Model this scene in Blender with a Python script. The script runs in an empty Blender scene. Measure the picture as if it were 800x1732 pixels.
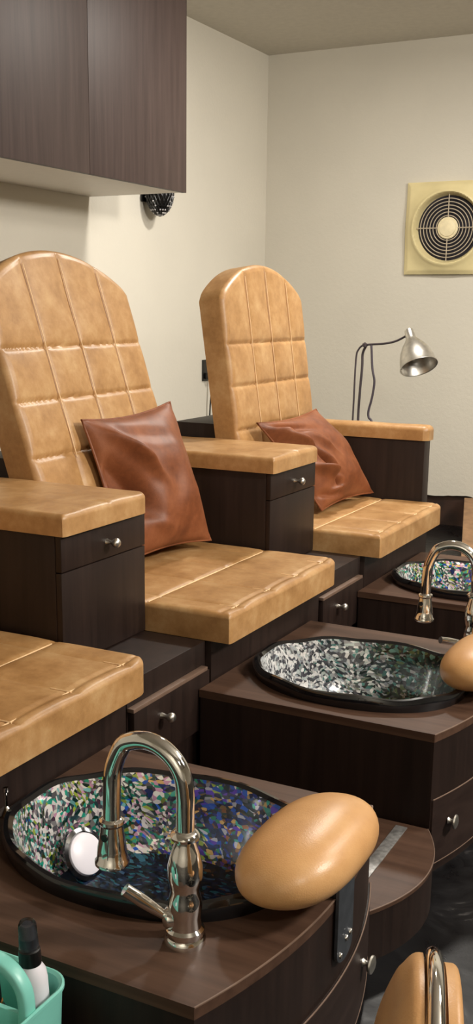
import bpy, bmesh, math, random
from mathutils import Vector, Matrix, noise
random.seed(7)
C = bpy.context.scene.collection
sin, cos, pi, R = math.sin, math.cos, math.pi, math.radians
P = 1.0015                                   # spacing of the chairs along the row

# ------------------------------------------------------------------ materials
def mat(name):
    m = bpy.data.materials.new(name); m.use_nodes = True
    nt = m.node_tree; b = nt.nodes['Principled BSDF']
    return m, nt, b
def N(nt, t, **kw):
    n = nt.nodes.new(t)
    for k, v in kw.items():
        if k in n.inputs: n.inputs[k].default_value = v
        else: setattr(n, k, v)
    return n
def lin(c):
    f = lambda v: v / 12.92 if v <= .04045 else ((v + .055) / 1.055) ** 2.4
    return tuple(f(x / 255) for x in c) + (1,)
def coords(nt, scale=(1, 1, 1), rot=(0, 0, 0)):
    tc = nt.nodes.new('ShaderNodeTexCoord'); mp = nt.nodes.new('ShaderNodeMapping')
    mp.inputs['Scale'].default_value = scale; mp.inputs['Rotation'].default_value = rot
    nt.links.new(tc.outputs['Object'], mp.inputs['Vector']); return mp.outputs['Vector']
def ramp(nt, fac, stops, interp='LINEAR'):
    r = nt.nodes.new('ShaderNodeValToRGB'); e = r.color_ramp.elements; r.color_ramp.interpolation = interp
    while len(e) < len(stops): e.new(.5)
    for el, (p, c) in zip(e, stops): el.position = p; el.color = c
    nt.links.new(fac, r.inputs['Fac']); return r.outputs['Color']
def bump(nt, b, h, strength=.2, dist=.002):
    n = N(nt, 'ShaderNodeBump', Strength=strength, Distance=dist)
    nt.links.new(h, n.inputs['Height']); nt.links.new(n.outputs['Normal'], b.inputs['Normal']); return n
def plain(name, col, rough=.5, metal=0., coat=0., noise_amt=.06, scale=30, bmp=0.):
    m, nt, b = mat(name)
    v = coords(nt); n = N(nt, 'ShaderNodeTexNoise', Scale=scale, Detail=4.0); nt.links.new(v, n.inputs['Vector'])
    c = lin(col); d = tuple(x * (1 - noise_amt * 2) for x in c[:3]) + (1,); l = tuple(min(1, x * (1 + noise_amt * 2)) for x in c[:3]) + (1,)
    nt.links.new(ramp(nt, n.outputs['Fac'], [(.3, d), (.7, l)]), b.inputs['Base Color'])
    b.inputs['Roughness'].default_value = rough; b.inputs['Metallic'].default_value = metal
    b.inputs['Coat Weight'].default_value = coat
    if bmp: bump(nt, b, n.outputs['Fac'], bmp, .003)
    return m
def leather(name, dark, mid, light, rough=.42, scale=9., spec=.5):
    m, nt, b = mat(name); v = coords(nt)
    n1 = N(nt, 'ShaderNodeTexNoise', Scale=scale, Detail=6.0, Roughness=.62); nt.links.new(v, n1.inputs['Vector'])
    n2 = N(nt, 'ShaderNodeTexNoise', Scale=scale * 4.5, Detail=5.0, Roughness=.7); nt.links.new(v, n2.inputs['Vector'])
    mx = N(nt, 'ShaderNodeMath', operation='ADD'); nt.links.new(n1.outputs['Fac'], mx.inputs[0])
    ml = N(nt, 'ShaderNodeMath', operation='MULTIPLY'); ml.inputs[1].default_value = .5
    nt.links.new(n2.outputs['Fac'], ml.inputs[0]); nt.links.new(ml.outputs[0], mx.inputs[1])
    nt.links.new(ramp(nt, mx.outputs[0], [(.55, lin(dark)), (.75, lin(mid)), (.95, lin(light))]), b.inputs['Base Color'])
    vo = N(nt, 'ShaderNodeTexVoronoi', Scale=420.); nt.links.new(v, vo.inputs['Vector'])
    bump(nt, b, vo.outputs['Distance'], .12, .001)
    b.inputs['Roughness'].default_value = rough; b.inputs['Specular IOR Level'].default_value = spec
    return m
def wood(name, dark, light, rough=.4, axis='z', scale=1., spec=.3):
    m, nt, b = mat(name)
    s = {'z': (45, 45, 2.2), 'x': (2.2, 45, 45), 'y': (45, 2.2, 45)}[axis]
    v = coords(nt, tuple(q * scale for q in s))
    n = N(nt, 'ShaderNodeTexNoise', Scale=1., Detail=8.0, Roughness=.65, Distortion=.35); nt.links.new(v, n.inputs['Vector'])
    nt.links.new(ramp(nt, n.outputs['Fac'], [(.3, lin(dark)), (.72, lin(light))]), b.inputs['Base Color'])
    bump(nt, b, n.outputs['Fac'], .08, .001); b.inputs['Roughness'].default_value = rough; b.inputs['Specular IOR Level'].default_value = spec
    return m
TAN = leather('tan_leather', (154, 113, 68), (174, 132, 84), (190, 152, 105))
SMOOTH_TAN = leather('smooth_tan_vinyl', (190, 142, 92), (200, 152, 100), (208, 162, 110), .36, 5.)
BROWN = leather('chestnut_leather', (100, 54, 30), (126, 72, 42), (142, 86, 54), .5, 7., .4)
THREAD = plain('pale_seam_thread', (232, 198, 152), .55)
WOODZ = wood('espresso_laminate_upright_shaded', (28, 19, 16), (47, 34, 29), .46, 'z')  # same laminate as the deck, side-face shade darkened into its base colour
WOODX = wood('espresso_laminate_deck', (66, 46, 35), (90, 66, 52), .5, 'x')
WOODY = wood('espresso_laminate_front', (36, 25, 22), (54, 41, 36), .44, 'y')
EDGE = plain('laminate_edge', (112, 90, 76), .45)
CABDARK = wood('grey_brown_cabinet', (58, 46, 43), (76, 62, 58), .5, 'z')
CABWHITE = plain('white_melamine', (238, 230, 218), .5, noise_amt=.01)
CHROME = plain('chrome', (236, 234, 230), .07, 1., noise_amt=.02)
NICKEL = plain('brushed_nickel', (214, 210, 202), .36, 1., noise_amt=.05, scale=60)
ALU = plain('scuffed_aluminium', (150, 148, 146), .5, .6, noise_amt=.2, scale=90)
STEEL = plain('grey_steel_plate', (112, 118, 126), .38, .85, noise_amt=.1, scale=40)
BLACK = plain('black_plastic', (14, 13, 13), .35)
BLACKGLASS = plain('black_glass_rim', (16, 17, 20), .12, coat=.6)
DARKMETAL = plain('dark_lamp_metal', (92, 84, 88), .4, .7)
CORD = plain('dark_grey_cord', (74, 66, 74), .5)
CREAM = plain('aged_cream_plastic', (220, 205, 156), .4, noise_amt=.04, scale=8)
CREAMWIRE = plain('cream_grille_wire', (186, 172, 150), .4)
HUB = plain('cream_hub', (228, 214, 176), .35)
VOID = plain('dark_fan_interior', (24, 20, 30), .7)
TEAL = plain('teal_plastic', (128, 204, 190), .35, noise_amt=.015)
WHITEP = plain('white_plastic', (232, 228, 236), .35, noise_amt=.01)
GOLD = plain('gold_band', (214, 160, 92), .25, 1.)
PINE = plain('raw_pine', (150, 116, 84), .6, noise_amt=.12, scale=22)
BROWNBOARD = plain('dark_wall_base', (56, 34, 22), .7, noise_amt=.25, scale=12)
CEIL = plain('ceiling_paint', (206, 200, 188), .9, noise_amt=.02)
def wallmat(name, col):
    m, nt, b = mat(name); v = coords(nt)
    n = N(nt, 'ShaderNodeTexNoise', Scale=55., Detail=5.0, Roughness=.6); nt.links.new(v, n.inputs['Vector'])
    n2 = N(nt, 'ShaderNodeTexNoise', Scale=1.6, Detail=2.0); nt.links.new(v, n2.inputs['Vector'])
    c = lin(col); d = tuple(x * .94 for x in c[:3]) + (1,)
    nt.links.new(ramp(nt, n2.outputs['Fac'], [(.35, d), (.65, c)]), b.inputs['Base Color'])
    bump(nt, b, n.outputs['Fac'], .35, .004); b.inputs['Roughness'].default_value = .75
    return m
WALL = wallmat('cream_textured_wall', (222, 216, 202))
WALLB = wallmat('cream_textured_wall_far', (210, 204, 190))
def floormat():
    m, nt, b = mat('black_scuffed_floor'); v = coords(nt)
    n = N(nt, 'ShaderNodeTexNoise', Scale=7., Detail=9.0, Roughness=.72, Distortion=.8); nt.links.new(v, n.inputs['Vector'])
    n2 = N(nt, 'ShaderNodeTexNoise', Scale=2.6, Detail=3.0); nt.links.new(v, n2.inputs['Vector'])
    mu = N(nt, 'ShaderNodeMath', operation='MULTIPLY'); nt.links.new(n.outputs['Fac'], mu.inputs[0]); nt.links.new(n2.outputs['Fac'], mu.inputs[1])
    nt.links.new(ramp(nt, mu.outputs[0], [(.27, lin((9, 8, 10))), (.37, lin((18, 17, 19))), (.46, lin((110, 106, 104)))]), b.inputs['Base Color'])
    nt.links.new(ramp(nt, n.outputs['Fac'], [(.35, (.22, .22, .22, 1)), (.7, (.55, .55, .55, 1))]), b.inputs['Roughness'])
    bump(nt, b, n.outputs['Fac'], .25, .004); b.inputs['Specular IOR Level'].default_value = .3
    return m
FLOOR = floormat()
def abalone(name, cols, shift, grad=1.3):
    m, nt, b = mat(name)
    v = coords(nt)
    wn = N(nt, 'ShaderNodeTexNoise', Scale=11., Detail=2.0); nt.links.new(v, wn.inputs['Vector'])
    ad = N(nt, 'ShaderNodeMixRGB', blend_type='ADD'); ad.inputs['Fac'].default_value = .06
    nt.links.new(v, ad.inputs['Color1']); nt.links.new(wn.outputs['Color'], ad.inputs['Color2'])
    mp = N(nt, 'ShaderNodeMapping'); mp.inputs['Scale'].default_value = (92, 205, 165); mp.inputs['Rotation'].default_value = (.3, .2, .6); mp.inputs['Location'].default_value = shift
    nt.links.new(ad.outputs['Color'], mp.inputs['Vector'])
    vo = N(nt, 'ShaderNodeTexVoronoi', Scale=1.); nt.links.new(mp.outputs['Vector'], vo.inputs['Vector'])
    sp = N(nt, 'ShaderNodeSeparateColor'); nt.links.new(vo.outputs['Color'], sp.inputs['Color'])
    ms = N(nt, 'ShaderNodeMapping'); ms.inputs['Location'].default_value = shift; nt.links.new(v, ms.inputs['Vector'])
    big = N(nt, 'ShaderNodeTexNoise', Scale=7., Detail=2.0); nt.links.new(ms.outputs['Vector'], big.inputs['Vector'])
    m1 = N(nt, 'ShaderNodeMath', operation='MULTIPLY_ADD'); m1.inputs[1].default_value = .42
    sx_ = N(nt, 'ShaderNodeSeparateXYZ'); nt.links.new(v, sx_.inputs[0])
    gx = N(nt, 'ShaderNodeMath', operation='MULTIPLY_ADD'); gx.inputs[1].default_value = grad; gx.inputs[2].default_value = .30  # bright-to-dark drift along X paints the bowl's reflections into the shell colour
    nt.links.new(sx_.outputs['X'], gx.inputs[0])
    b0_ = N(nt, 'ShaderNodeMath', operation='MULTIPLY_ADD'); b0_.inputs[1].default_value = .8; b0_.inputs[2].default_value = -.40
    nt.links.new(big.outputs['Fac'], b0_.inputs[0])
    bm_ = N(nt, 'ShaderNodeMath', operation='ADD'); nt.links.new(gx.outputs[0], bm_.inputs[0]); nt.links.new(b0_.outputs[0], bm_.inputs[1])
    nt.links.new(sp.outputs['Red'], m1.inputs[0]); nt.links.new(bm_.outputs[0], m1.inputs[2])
    colr = ramp(nt, m1.outputs[0], [(p, lin(c)) for p, c in cols], 'CONSTANT')
    dk = N(nt, 'ShaderNodeMixRGB', blend_type='MULTIPLY'); dk.inputs['Fac'].default_value = 1.
    nt.links.new(colr, dk.inputs['Color1'])
    nt.links.new(ramp(nt, sp.outputs['Green'], [(.28, (.1, .1, .12, 1)), (.55, (.8, .8, .8, 1)), (.8, (1, 1, 1, 1))]), dk.inputs['Color2'])
    nt.links.new(dk.outputs['Color'], b.inputs['Base Color'])
    bump(nt, b, sp.outputs['Blue'], 1., .02)
    b.inputs['Metallic'].default_value = .3; b.inputs['Roughness'].default_value = .22
    b.inputs['Coat Weight'].default_value = .6; b.inputs['Coat Roughness'].default_value = .06
    return m
SHELL_A = abalone('abalone_mosaic', [(.0, (246, 242, 240)), (.08, (130, 196, 196)), (.13, (240, 234, 232)), (.2, (216, 160, 190)), (.25, (242, 240, 230)), (.31, (40, 160, 136)), (.36, (160, 180, 70)),
    (.40, (226, 214, 220)), (.44, (36, 140, 110)), (.49, (30, 90, 200)), (.54, (224, 180, 110)), (.58, (16, 34, 110)), (.63, (90, 56, 190)), (.69, (28, 80, 190)), (.74, (196, 196, 214)), (.78, (20, 20, 50)), (.83, (140, 86, 50)), (.88, (60, 160, 150)), (.92, (34, 30, 70)), (.96, (120, 70, 40))], (0, 0, 0))
SHELL_B = abalone('abalone_mosaic_painted_sheen', [(.0, (246, 246, 246)), (.1, (196, 206, 206)), (.17, (240, 238, 236)), (.26, (168, 176, 184)), (.32, (190, 200, 196)), (.37, (70, 128, 124)), (.43, (150, 150, 150)), (.48, (50, 92, 84)),
    (.54, (110, 116, 100)), (.58, (36, 62, 50)), (.66, (80, 96, 60)), (.72, (96, 140, 132)), (.78, (56, 84, 70)), (.85, (104, 92, 84)), (.92, (40, 62, 50))], (3.1, 5.2, 1.7), 2.0)  # silver to dark green palette: view-dependent reflection put into the colour
SHELL_C = abalone('abalone_mosaic_painted_shade', [(.0, (58, 112, 136)), (.12, (24, 44, 76)), (.25, (16, 26, 44)), (.35, (40, 96, 110)), (.43, (20, 34, 66)), (.55, (60, 90, 120)), (.62, (22, 26, 40)), (.7, (110, 74, 48)), (.78, (60, 42, 36)), (.86, (130, 104, 70)), (.93, (70, 44, 40))], (1.4, 2.2, .7), 1.5)  # bowl floor: same shell, its dimmer reflection painted as a darker palette
SHELL_D = abalone('abalone_mosaic_painted_green_shade', [(.0, (150, 160, 158)), (.12, (60, 84, 80)), (.22, (100, 120, 108)), (.34, (36, 56, 46)), (.44, (84, 96, 62)), (.54, (50, 78, 66)), (.64, (30, 40, 34)), (.74, (96, 86, 70)), (.84, (44, 70, 60)), (.92, (70, 84, 56))], (2.2, .4, 1.9), 1.4)  # middle bowl floor, darker reflection painted into the shards likewise
def clear(name):
    m, nt, b = mat(name)
    b.inputs['Transmission Weight'].default_value = 1.; b.inputs['Roughness'].default_value = .03
    b.inputs['IOR'].default_value = 1.25; b.inputs['Base Color'].default_value = (.95, .96, .98, 1)
    return m
CLEAR = clear('clear_plastic_cap')

# ------------------------------------------------------------------ mesh helpers
def link(name, bm, m, parent=None, world=True, smooth=True, auto=True):
    """one mesh object; vertices given in world space are moved into the parent's space"""
    bmesh.ops.remove_doubles(bm, verts=bm.verts, dist=1e-6)
    bmesh.ops.recalc_face_normals(bm, faces=bm.faces)
    me = bpy.data.meshes.new(name); off = Vector((0, 0, 0)); q = parent
    while q is not None and world: off += q.location; q = q.parent
    if world and parent is None:
        xs = [v.co for v in bm.verts]
        off = Vector(((min(v.x for v in xs) + max(v.x for v in xs)) / 2, (min(v.y for v in xs) + max(v.y for v in xs)) / 2, min(v.z for v in xs)))
    for v in bm.verts: v.co -= off
    if smooth:
        for f in bm.faces: f.smooth = True
        if auto:
            for e in bm.edges:
                if len(e.link_faces) == 2 and e.calc_face_angle(0) > R(38): e.smooth = False
    bm.to_mesh(me); bm.free()
    o = bpy.data.objects.new(name, me); C.objects.link(o)
    if m: me.materials.append(m)
    if parent: o.parent = parent
    elif world: o.location = off
    return o
def box(bm, x0, x1, y0, y1, z0, z1, bev=.002):
    r = bmesh.ops.create_cube(bm, size=1.)
    for v in r['verts']:
        v.co = Vector(((x0 + x1) / 2 + v.co.x * (x1 - x0), (y0 + y1) / 2 + v.co.y * (y1 - y0), (z0 + z1) / 2 + v.co.z * (z1 - z0)))
    if bev:
        es = list({e for v in r['verts'] for e in v.link_edges})
        bmesh.ops.bevel(bm, geom=es, offset=bev, segments=2, affect='EDGES', profile=.6)
    return bm
def nb(): return bmesh.new()
def prism(bm, pts, z0, z1, bev=0.):
    a = [bm.verts.new((x, y, z0)) for x, y in pts]; b = [bm.verts.new((x, y, z1)) for x, y in pts]
    n = len(pts); bm.faces.new(a[::-1]); t = bm.faces.new(b)
    for i in range(n): bm.faces.new((a[i], a[(i + 1) % n], b[(i + 1) % n], b[i]))
    if bev: bmesh.ops.bevel(bm, geom=list(t.edges), offset=bev, segments=2, affect='EDGES', profile=.6)
    return bm
def lathe(bm, prof, o=(0, 0, 0), axis=(0, 0, 1), seg=40, cap=True):
    az = Vector(axis).normalized(); q = az.to_track_quat('Z', 'Y'); o = Vector(o); rings = []
    for r, h in prof:
        if r < 1e-6: rings.append([bm.verts.new(o + q @ Vector((0, 0, h)))])
        else: rings.append([bm.verts.new(o + q @ Vector((r * cos(2 * pi * i / seg), r * sin(2 * pi * i / seg), h))) for i in range(seg)])
    for a, b in zip(rings, rings[1:]):
        for i in range(seg):
            j = (i + 1) % seg
            if len(a) == 1 and len(b) == 1: continue
            if len(a) == 1: bm.faces.new((a[0], b[i], b[j]))
            elif len(b) == 1: bm.faces.new((a[i], a[j], b[0]))
            else: bm.faces.new((a[i], a[j], b[j], b[i]))
    if cap:
        if len(rings[0]) > 1: bm.faces.new(rings[0][::-1])
        if len(rings[-1]) > 1: bm.faces.new(rings[-1])
    return bm
def crom(pts, n=10, closed=False):
    pts = [Vector(p) for p in pts]; out = []; m = len(pts)
    rng = m if closed else m - 1
    for i in range(rng):
        if closed: p0, p1, p2, p3 = (pts[(i + k) % m] for k in (-1, 0, 1, 2))
        else: p0, p1, p2, p3 = pts[max(i - 1, 0)], pts[i], pts[i + 1], pts[min(i + 2, m - 1)]
        for k in range(n):
            t = k / n
            out.append(.5 * ((2 * p1) + (p2 - p0) * t + (2 * p0 - 5 * p1 + 4 * p2 - p3) * t * t + (3 * p1 - p0 - 3 * p2 + p3) * t ** 3))
    if not closed: out.append(pts[-1])
    return out
def tube(bm, pts, r, seg=12, closed=False, rf=None, cap=True):
    pts = [Vector(p) for p in pts]; n = len(pts); rings = []; up = None
    for i, p in enumerate(pts):
        a = pts[(i - 1) % n] if (closed or i > 0) else p; b = pts[(i + 1) % n] if (closed or i < n - 1) else p
        t = (b - a).normalized()
        if up is None: up = t.orthogonal().normalized()
        up = (up - t * up.dot(t)).normalized(); w = t.cross(up)
        rr = rf(i / (n - 1)) if rf else r
        rings.append([bm.verts.new(p + (up * cos(2 * pi * k / seg) + w * sin(2 * pi * k / seg)) * rr) for k in range(seg)])
    for i in range(n if closed else n - 1):
        a, b = rings[i], rings[(i + 1) % n]
        # closed loops may twist: match the nearest vertex
        sh = 0
        if closed and i == n - 1: sh = min(range(seg), key=lambda s: (a[0].co - b[s].co).length)
        for k in range(seg): bm.faces.new((a[k], a[(k + 1) % seg], b[(k + 1 + sh) % seg], b[(k + sh) % seg]))
    if cap and not closed: bm.faces.new(rings[0][::-1]); bm.faces.new(rings[-1])
    return bm
def spaced(n, edge=.06):
    """0..1 samples, closer together near both ends"""
    s = []; k = max(6, n // 7)
    for i in range(k): s.append(edge * (1 - cos(pi / 2 * i / k)))
    for i in range(n + 1): s.append(edge + (1 - 2 * edge) * i / n)
    for i in range(k - 1, -1, -1): s.append(1 - edge * (1 - cos(pi / 2 * i / k)))
    return s
def heightpad(bm, w, top, T, r, extra, nu=60, nv=60, fr=lambda u, v, h: Vector((u, v, h)), uedge=.06, vedge=.06):
    """upholstered slab: outline u in [-w/2,w/2], v in [0,top(u)], front at T with rounded edge r, back flat at 0"""
    S, Tt = spaced(nu, uedge), spaced(nv, vedge); G = []
    for s in S:
        u = (s - .5) * w; H = top(u); col = []
        sl = (top(u + .002) - top(u - .002)) / .004 if abs(u) < w / 2 - .003 else (top(u) - top(u - math.copysign(.004, u))) / .004
        for t in Tt:
            v = t * H
            d = max(0., min(u + w / 2, w / 2 - u, v, (H - v) / math.sqrt(1 + sl * sl)))
            h = T - r + (math.sqrt(max(0, r * r - (r - d) ** 2)) if d < r else r)
            k = min(1, d / (r * 1.6))
            col.append(bm.verts.new(fr(u, v, h + extra(u, v) * k)))
        G.append(col)
    nU, nV = len(S), len(Tt)
    for i in range(nU - 1):
        for j in range(nV - 1): bm.faces.new((G[i][j], G[i + 1][j], G[i + 1][j + 1], G[i][j + 1]))
    loop = [(i, 0) for i in range(nU)] + [(nU - 1, j) for j in range(1, nV)] + [(i, nV - 1) for i in range(nU - 2, -1, -1)] + [(0, j) for j in range(nV - 2, 0, -1)]
    bk = []
    for i, j in loop:
        u = (S[i] - .5) * w; bk.append(bm.verts.new(fr(u, Tt[j] * top(u), 0)))
    m = len(loop)
    for q in range(m):
        a, b = loop[q], loop[(q + 1) % m]
        bm.faces.new((G[b[0]][b[1]], G[a[0]][a[1]], bk[q], bk[(q + 1) % m]))
    bm.faces.new(bk)
    return bm
def gauss(d, s): return math.exp(-(d / s) ** 2)
# ------------------------------------------------------------------ scene-graph helpers
def tag(o, label, cat, group=None):
    o['label'] = label; o['category'] = cat
    if group: o['group'] = group
    return o
def thing(name, label, cat, loc, group=None):
    o = bpy.data.objects.new(name, None); C.objects.link(o); o.location = loc; o.empty_display_size = .1
    return tag(o, label, cat, group)
def struct(o): o['kind'] = 'structure'; return o
def copy_tree(o, parent=None):
    c = o.copy(); C.objects.link(c)
    if parent: c.parent = parent
    for ch in list(o.children): copy_tree(ch, c)
    return c

# ================================================================== SETTING
struct(link('floor', box(nb(), -.9, 5.2, -5.2, 3.6, -.06, 0, 0), FLOOR))
struct(link('ceiling', box(nb(), -.9, 5.2, -5.2, 3.6, 2.5, 2.56, 0), CEIL))
struct(link('wall_left', box(nb(), -.85, -.753, -5.2, 3.29, 0, 2.5, 0), WALL))
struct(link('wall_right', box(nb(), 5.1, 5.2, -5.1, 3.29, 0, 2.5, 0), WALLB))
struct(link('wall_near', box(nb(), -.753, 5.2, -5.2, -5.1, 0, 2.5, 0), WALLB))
# far wall: its board stops short of the floor with a ragged lower edge
bm = nb(); n = 240; x0, x1 = -.85, 5.2; rr = random.Random(3); lo = []; e = 0.
for i in range(n + 1):
    x = x0 + (x1 - x0) * i / n; e = e * .6 + rr.uniform(-.006, .006)
    lo.append((x, .163 + e + (.014 if .36 < x < .38 else 0)))
fr_ = [bm.verts.new((x, 3.29, z)) for x, z in lo] + [bm.verts.new((x1, 3.29, 2.5)), bm.verts.new((x0, 3.29, 2.5))]
bk_ = [bm.verts.new((v.co.x, 3.31, v.co.z)) for v in fr_]
bm.faces.new(fr_); bm.faces.new(bk_[::-1])
for i in range(len(fr_)): bm.faces.new((fr_[i], bk_[i], bk_[(i + 1) % len(fr_)], fr_[(i + 1) % len(fr_)]))
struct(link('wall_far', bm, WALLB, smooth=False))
struct(link('baseboard_far', box(nb(), -.85, 5.2, 3.31, 3.36, 0, 2.5, 0), BROWNBOARD))
# loose plank lying against the foot of the far wall
bm = nb(); box(bm, -.045, .045, 0, .80, 0, .02, .002)
mm = Matrix.Translation((.735, 2.50, .003)) @ Matrix.Rotation(R(15), 4, 'Z') @ Matrix.Rotation(R(10.8), 4, 'X')
bm.transform(mm)
tag(link('wooden_plank', bm, PINE), 'bare pine plank leaning at the foot of the far wall beyond the last basin', 'plank')

# ================================================================== WALL CABINET
cab = thing('wall_cabinet', 'dark grey brown wall cabinet with pale underside mounted high on the left wall', 'cabinet', (-.515, .3, 1.611))
bm = nb(); box(bm, -.753, -.297, -1.188, 1.550, 1.611, 2.36, .001); link('cabinet_body', bm, CABWHITE, cab)
for i in range(4):
    y1 = 1.552 - i * .685
    d = link('door', box(nb(), -.297, -.277, y1 - .683, y1, 1.609, 2.36, .0015), CABDARK, cab)
bm = nb(); box(bm, -.752, -.2975, 1.5505, 1.553, 1.611, 2.36, .0005); link('end_panel', bm, CABDARK, cab)

# ================================================================== PEDICURE CHAIRS
SEATW, SY = .6625, -.3747          # seat width, near edge of the middle chair's seat
def backrest_mesh():
    bm = nb(); w, L = SEATW, .848; rise = .105
    Rr = (w * w / 4 + rise * rise) / (2 * rise)
    top = lambda u: L - rise + math.sqrt(max(Rr * Rr - u * u, 0)) - (Rr - rise) - .012 * max(0, (abs(u) / (w / 2) - .9) / .1) ** 2
    vs = [-w / 2 + w * f for f in (.28, .53, .785)]; hs = [.175, .315, .455, .59]
    def ex(u, v):
        h = 0.
        dv = min(abs(u - a) for a in vs); dh = min(abs(v - a) for a in hs)
        h -= .0055 * gauss(dh, .0055) + .004 * gauss(dv, .0045)
        a = min(dv, .06) / .06; b_ = min(dh, .06) / .06
        h += .006 * (1 - (1 - a) ** 2) * (1 - (1 - b_) ** 2)
        h += .002 * noise.noise(Vector((u * 9, v * 9, 0)))
        # small step of the seam row where it meets an upright seam
        return h
    heightpad(bm, w, top, .082, .014, ex, 120, 150, lambda u, v, h: Vector((h - .082, u, v)), .04, .04)
    return bm, top, vs
def seam_tubes(paths, r=.0016):
    bm = nb()
    for p in paths: tube(bm, p, r, 6)
    return bm
def make_chair():
    root = thing('pedicure_chair', '', 'chair', (.5, SY + SEATW / 2, 0), 'pedicure chairs in a row')
    yc = SY + SEATW / 2
    # box under the seat
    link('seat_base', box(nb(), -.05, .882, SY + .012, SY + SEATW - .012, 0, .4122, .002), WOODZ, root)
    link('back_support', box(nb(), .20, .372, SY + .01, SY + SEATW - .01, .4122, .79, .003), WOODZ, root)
    # seat cushion: u across the row, v front to back
    bm = nb(); D = .545; us = [-SEATW / 2 + SEATW * f for f in (.12, .385, .64, .9)]; vl = [.315, .515]
    def ex(u, v):
        du = min(abs(u - a) for a in us); dv1 = abs(v - vl[0]); dv2 = abs(v - vl[1])
        h = -.0042 * gauss(dv1, .0055) - .0035 * gauss(dv2, .005) - .0028 * gauss(du, .0045)
        h += .004 * (1 - (1 - min(du, .07) / .07) ** 2) * (1 - (1 - min(dv1, .07) / .07) ** 2)
        return h + .0018 * noise.noise(Vector((u * 8, v * 8, 3)))
    def top(u):
        k = max(0, (u / (SEATW / 2) - .84) / .16); return D - .026 * k ** 2.5 - .004 * max(0, (-u / (SEATW / 2) - .96) / .04) ** 2
    heightpad(bm, SEATW, top, .067, .010, ex, 96, 84, lambda u, v, h: Vector((.392 + v, yc + u, .4126 + h)), .035, .05)
    seat = link('seat_cushion', bm, TAN, root)
    zt = .4796
    pa = [[(.392 + vl[0], yc + u, zt - .0022) for u in [-SEATW / 2 + .02 + i * (SEATW - .04) / 30 for i in range(31)]]]
    pa.append([(.392 + vl[1], yc + u, zt - .0018) for u in [-SEATW / 2 + .03 + i * (SEATW - .06) / 30 for i in range(31)]])
    for a in us: pa.append([(.392 + v, yc + a, zt - .0012) for v in [.475 + .045 * i / 6 for i in range(7)]])
    for q in pa: link('seam', seam_tubes([q], .0014), THREAD, seat)
    bm, topf, vs = backrest_mesh()
    b = link('backrest', bm, TAN, root, world=False)
    for a in vs:
        link('seam', seam_tubes([[(.0015 + .0015 * min(1, max(0, (v - .58) / .03)), a, v) for v in [.30 + (topf(a) - .025 - .30) * i / 40 for i in range(41)]]], .0013), THREAD, b, world=False)
    return root
def set_back(root, x, z, slope, yaw):
    for ch in root.children:
        if ch.name.startswith('backrest'):
            ch.location = Vector((x, SY + SEATW / 2, z)) - Vector((.5, SY + SEATW / 2, 0))
            ch.rotation_euler = (0, -math.atan(slope), yaw)
chair = make_chair()
set_back(chair, .482, .494, .32, R(1.6))
chair['label'] = 'nearest tan quilted pedicure chair with tall arched backrest leaning back, left of the pedestal basins'
c0 = copy_tree(chair); c0.location.y -= P
c0['label'] = 'tan pedicure chair cut off by the left edge, only its seat cushion in view'
c2 = copy_tree(chair); c2.location.y += P; set_back(c2, .476, .461, .145, R(1.6))
c2['label'] = 'farthest and smallest tan arched pedicure chair, in the corner below the wall fan'

# ================================================================== ARM CABINETS BETWEEN THE SEATS
def knob(parent, x, y, z, r=.011, k=1.):
    bm = nb(); lathe(bm, [(a, h * k) for a, h in [(.0075, 0), (.006, .004), (.0045, .010), (.005, .014), (r * .8, .018), (r, .023), (r * .95, .028), (r * .6, .032), (0, .033)]], (x, y, z), (1, 0, 0), 20)
    return link('knob', bm, NICKEL, parent)
AY0, AY1 = -.711, -.3775
def make_arm():
    root = thing('armrest_cabinet', '', 'armrest', (.4, (AY0 + AY1) / 2, .4122), 'dark armrest cabinets with tan pads')
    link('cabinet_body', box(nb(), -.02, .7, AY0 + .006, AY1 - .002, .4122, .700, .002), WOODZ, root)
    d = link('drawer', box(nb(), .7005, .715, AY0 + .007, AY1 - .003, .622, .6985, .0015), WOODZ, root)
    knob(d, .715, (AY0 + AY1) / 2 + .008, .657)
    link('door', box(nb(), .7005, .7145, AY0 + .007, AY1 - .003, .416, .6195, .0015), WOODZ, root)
    bm = nb(); w = AY1 - AY0 + .004; yc = (AY0 + AY1) / 2
    L = .71
    def top(u):
        k = max(0, (u / (w / 2) - .78) / .22); return L - .024 * k ** 2.2 - .004 * max(0, (-u / (w / 2) - .92) / .08) ** 2
    def ex(u, v):
        d = L - v
        h = .0025 * noise.noise(Vector((u * 12, v * 10, 1)))
        h -= .006 * gauss((u - .012) * cos(.6) + (d) * sin(.6), .004) * max(0, 1 - d / .06)     # pinch in the leather at the front
        h += .003 * (1 - (2 * u / w) ** 2)
        return h
    heightpad(bm, w, top, .046, .012, ex, 60, 80, lambda u, v, h: Vector((.02 + v, yc + u, .700 + h)), .07, .035)
    link('arm_pad', bm, TAN, root)
    return root
arm = make_arm()
arm['label'] = 'dark armrest cabinet with tan pad at the left edge, beside the nearest chair'
a2 = copy_tree(arm); a2.location.y += P
a2['label'] = 'dark armrest cabinet with tan pad standing between the nearest chair and the corner chair'
def make_low():
    root = thing('drawer_cabinet', '', 'cabinet', (.5, (AY0 + AY1) / 2, 0), 'low drawer cabinets under the armrests')
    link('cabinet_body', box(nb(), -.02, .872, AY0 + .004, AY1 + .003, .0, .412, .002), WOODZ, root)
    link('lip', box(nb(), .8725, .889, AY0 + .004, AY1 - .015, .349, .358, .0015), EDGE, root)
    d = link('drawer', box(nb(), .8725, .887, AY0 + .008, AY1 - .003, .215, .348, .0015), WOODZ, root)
    knob(d, .887, (AY0 + AY1) / 2 - .05, .307)
    return root
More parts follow.
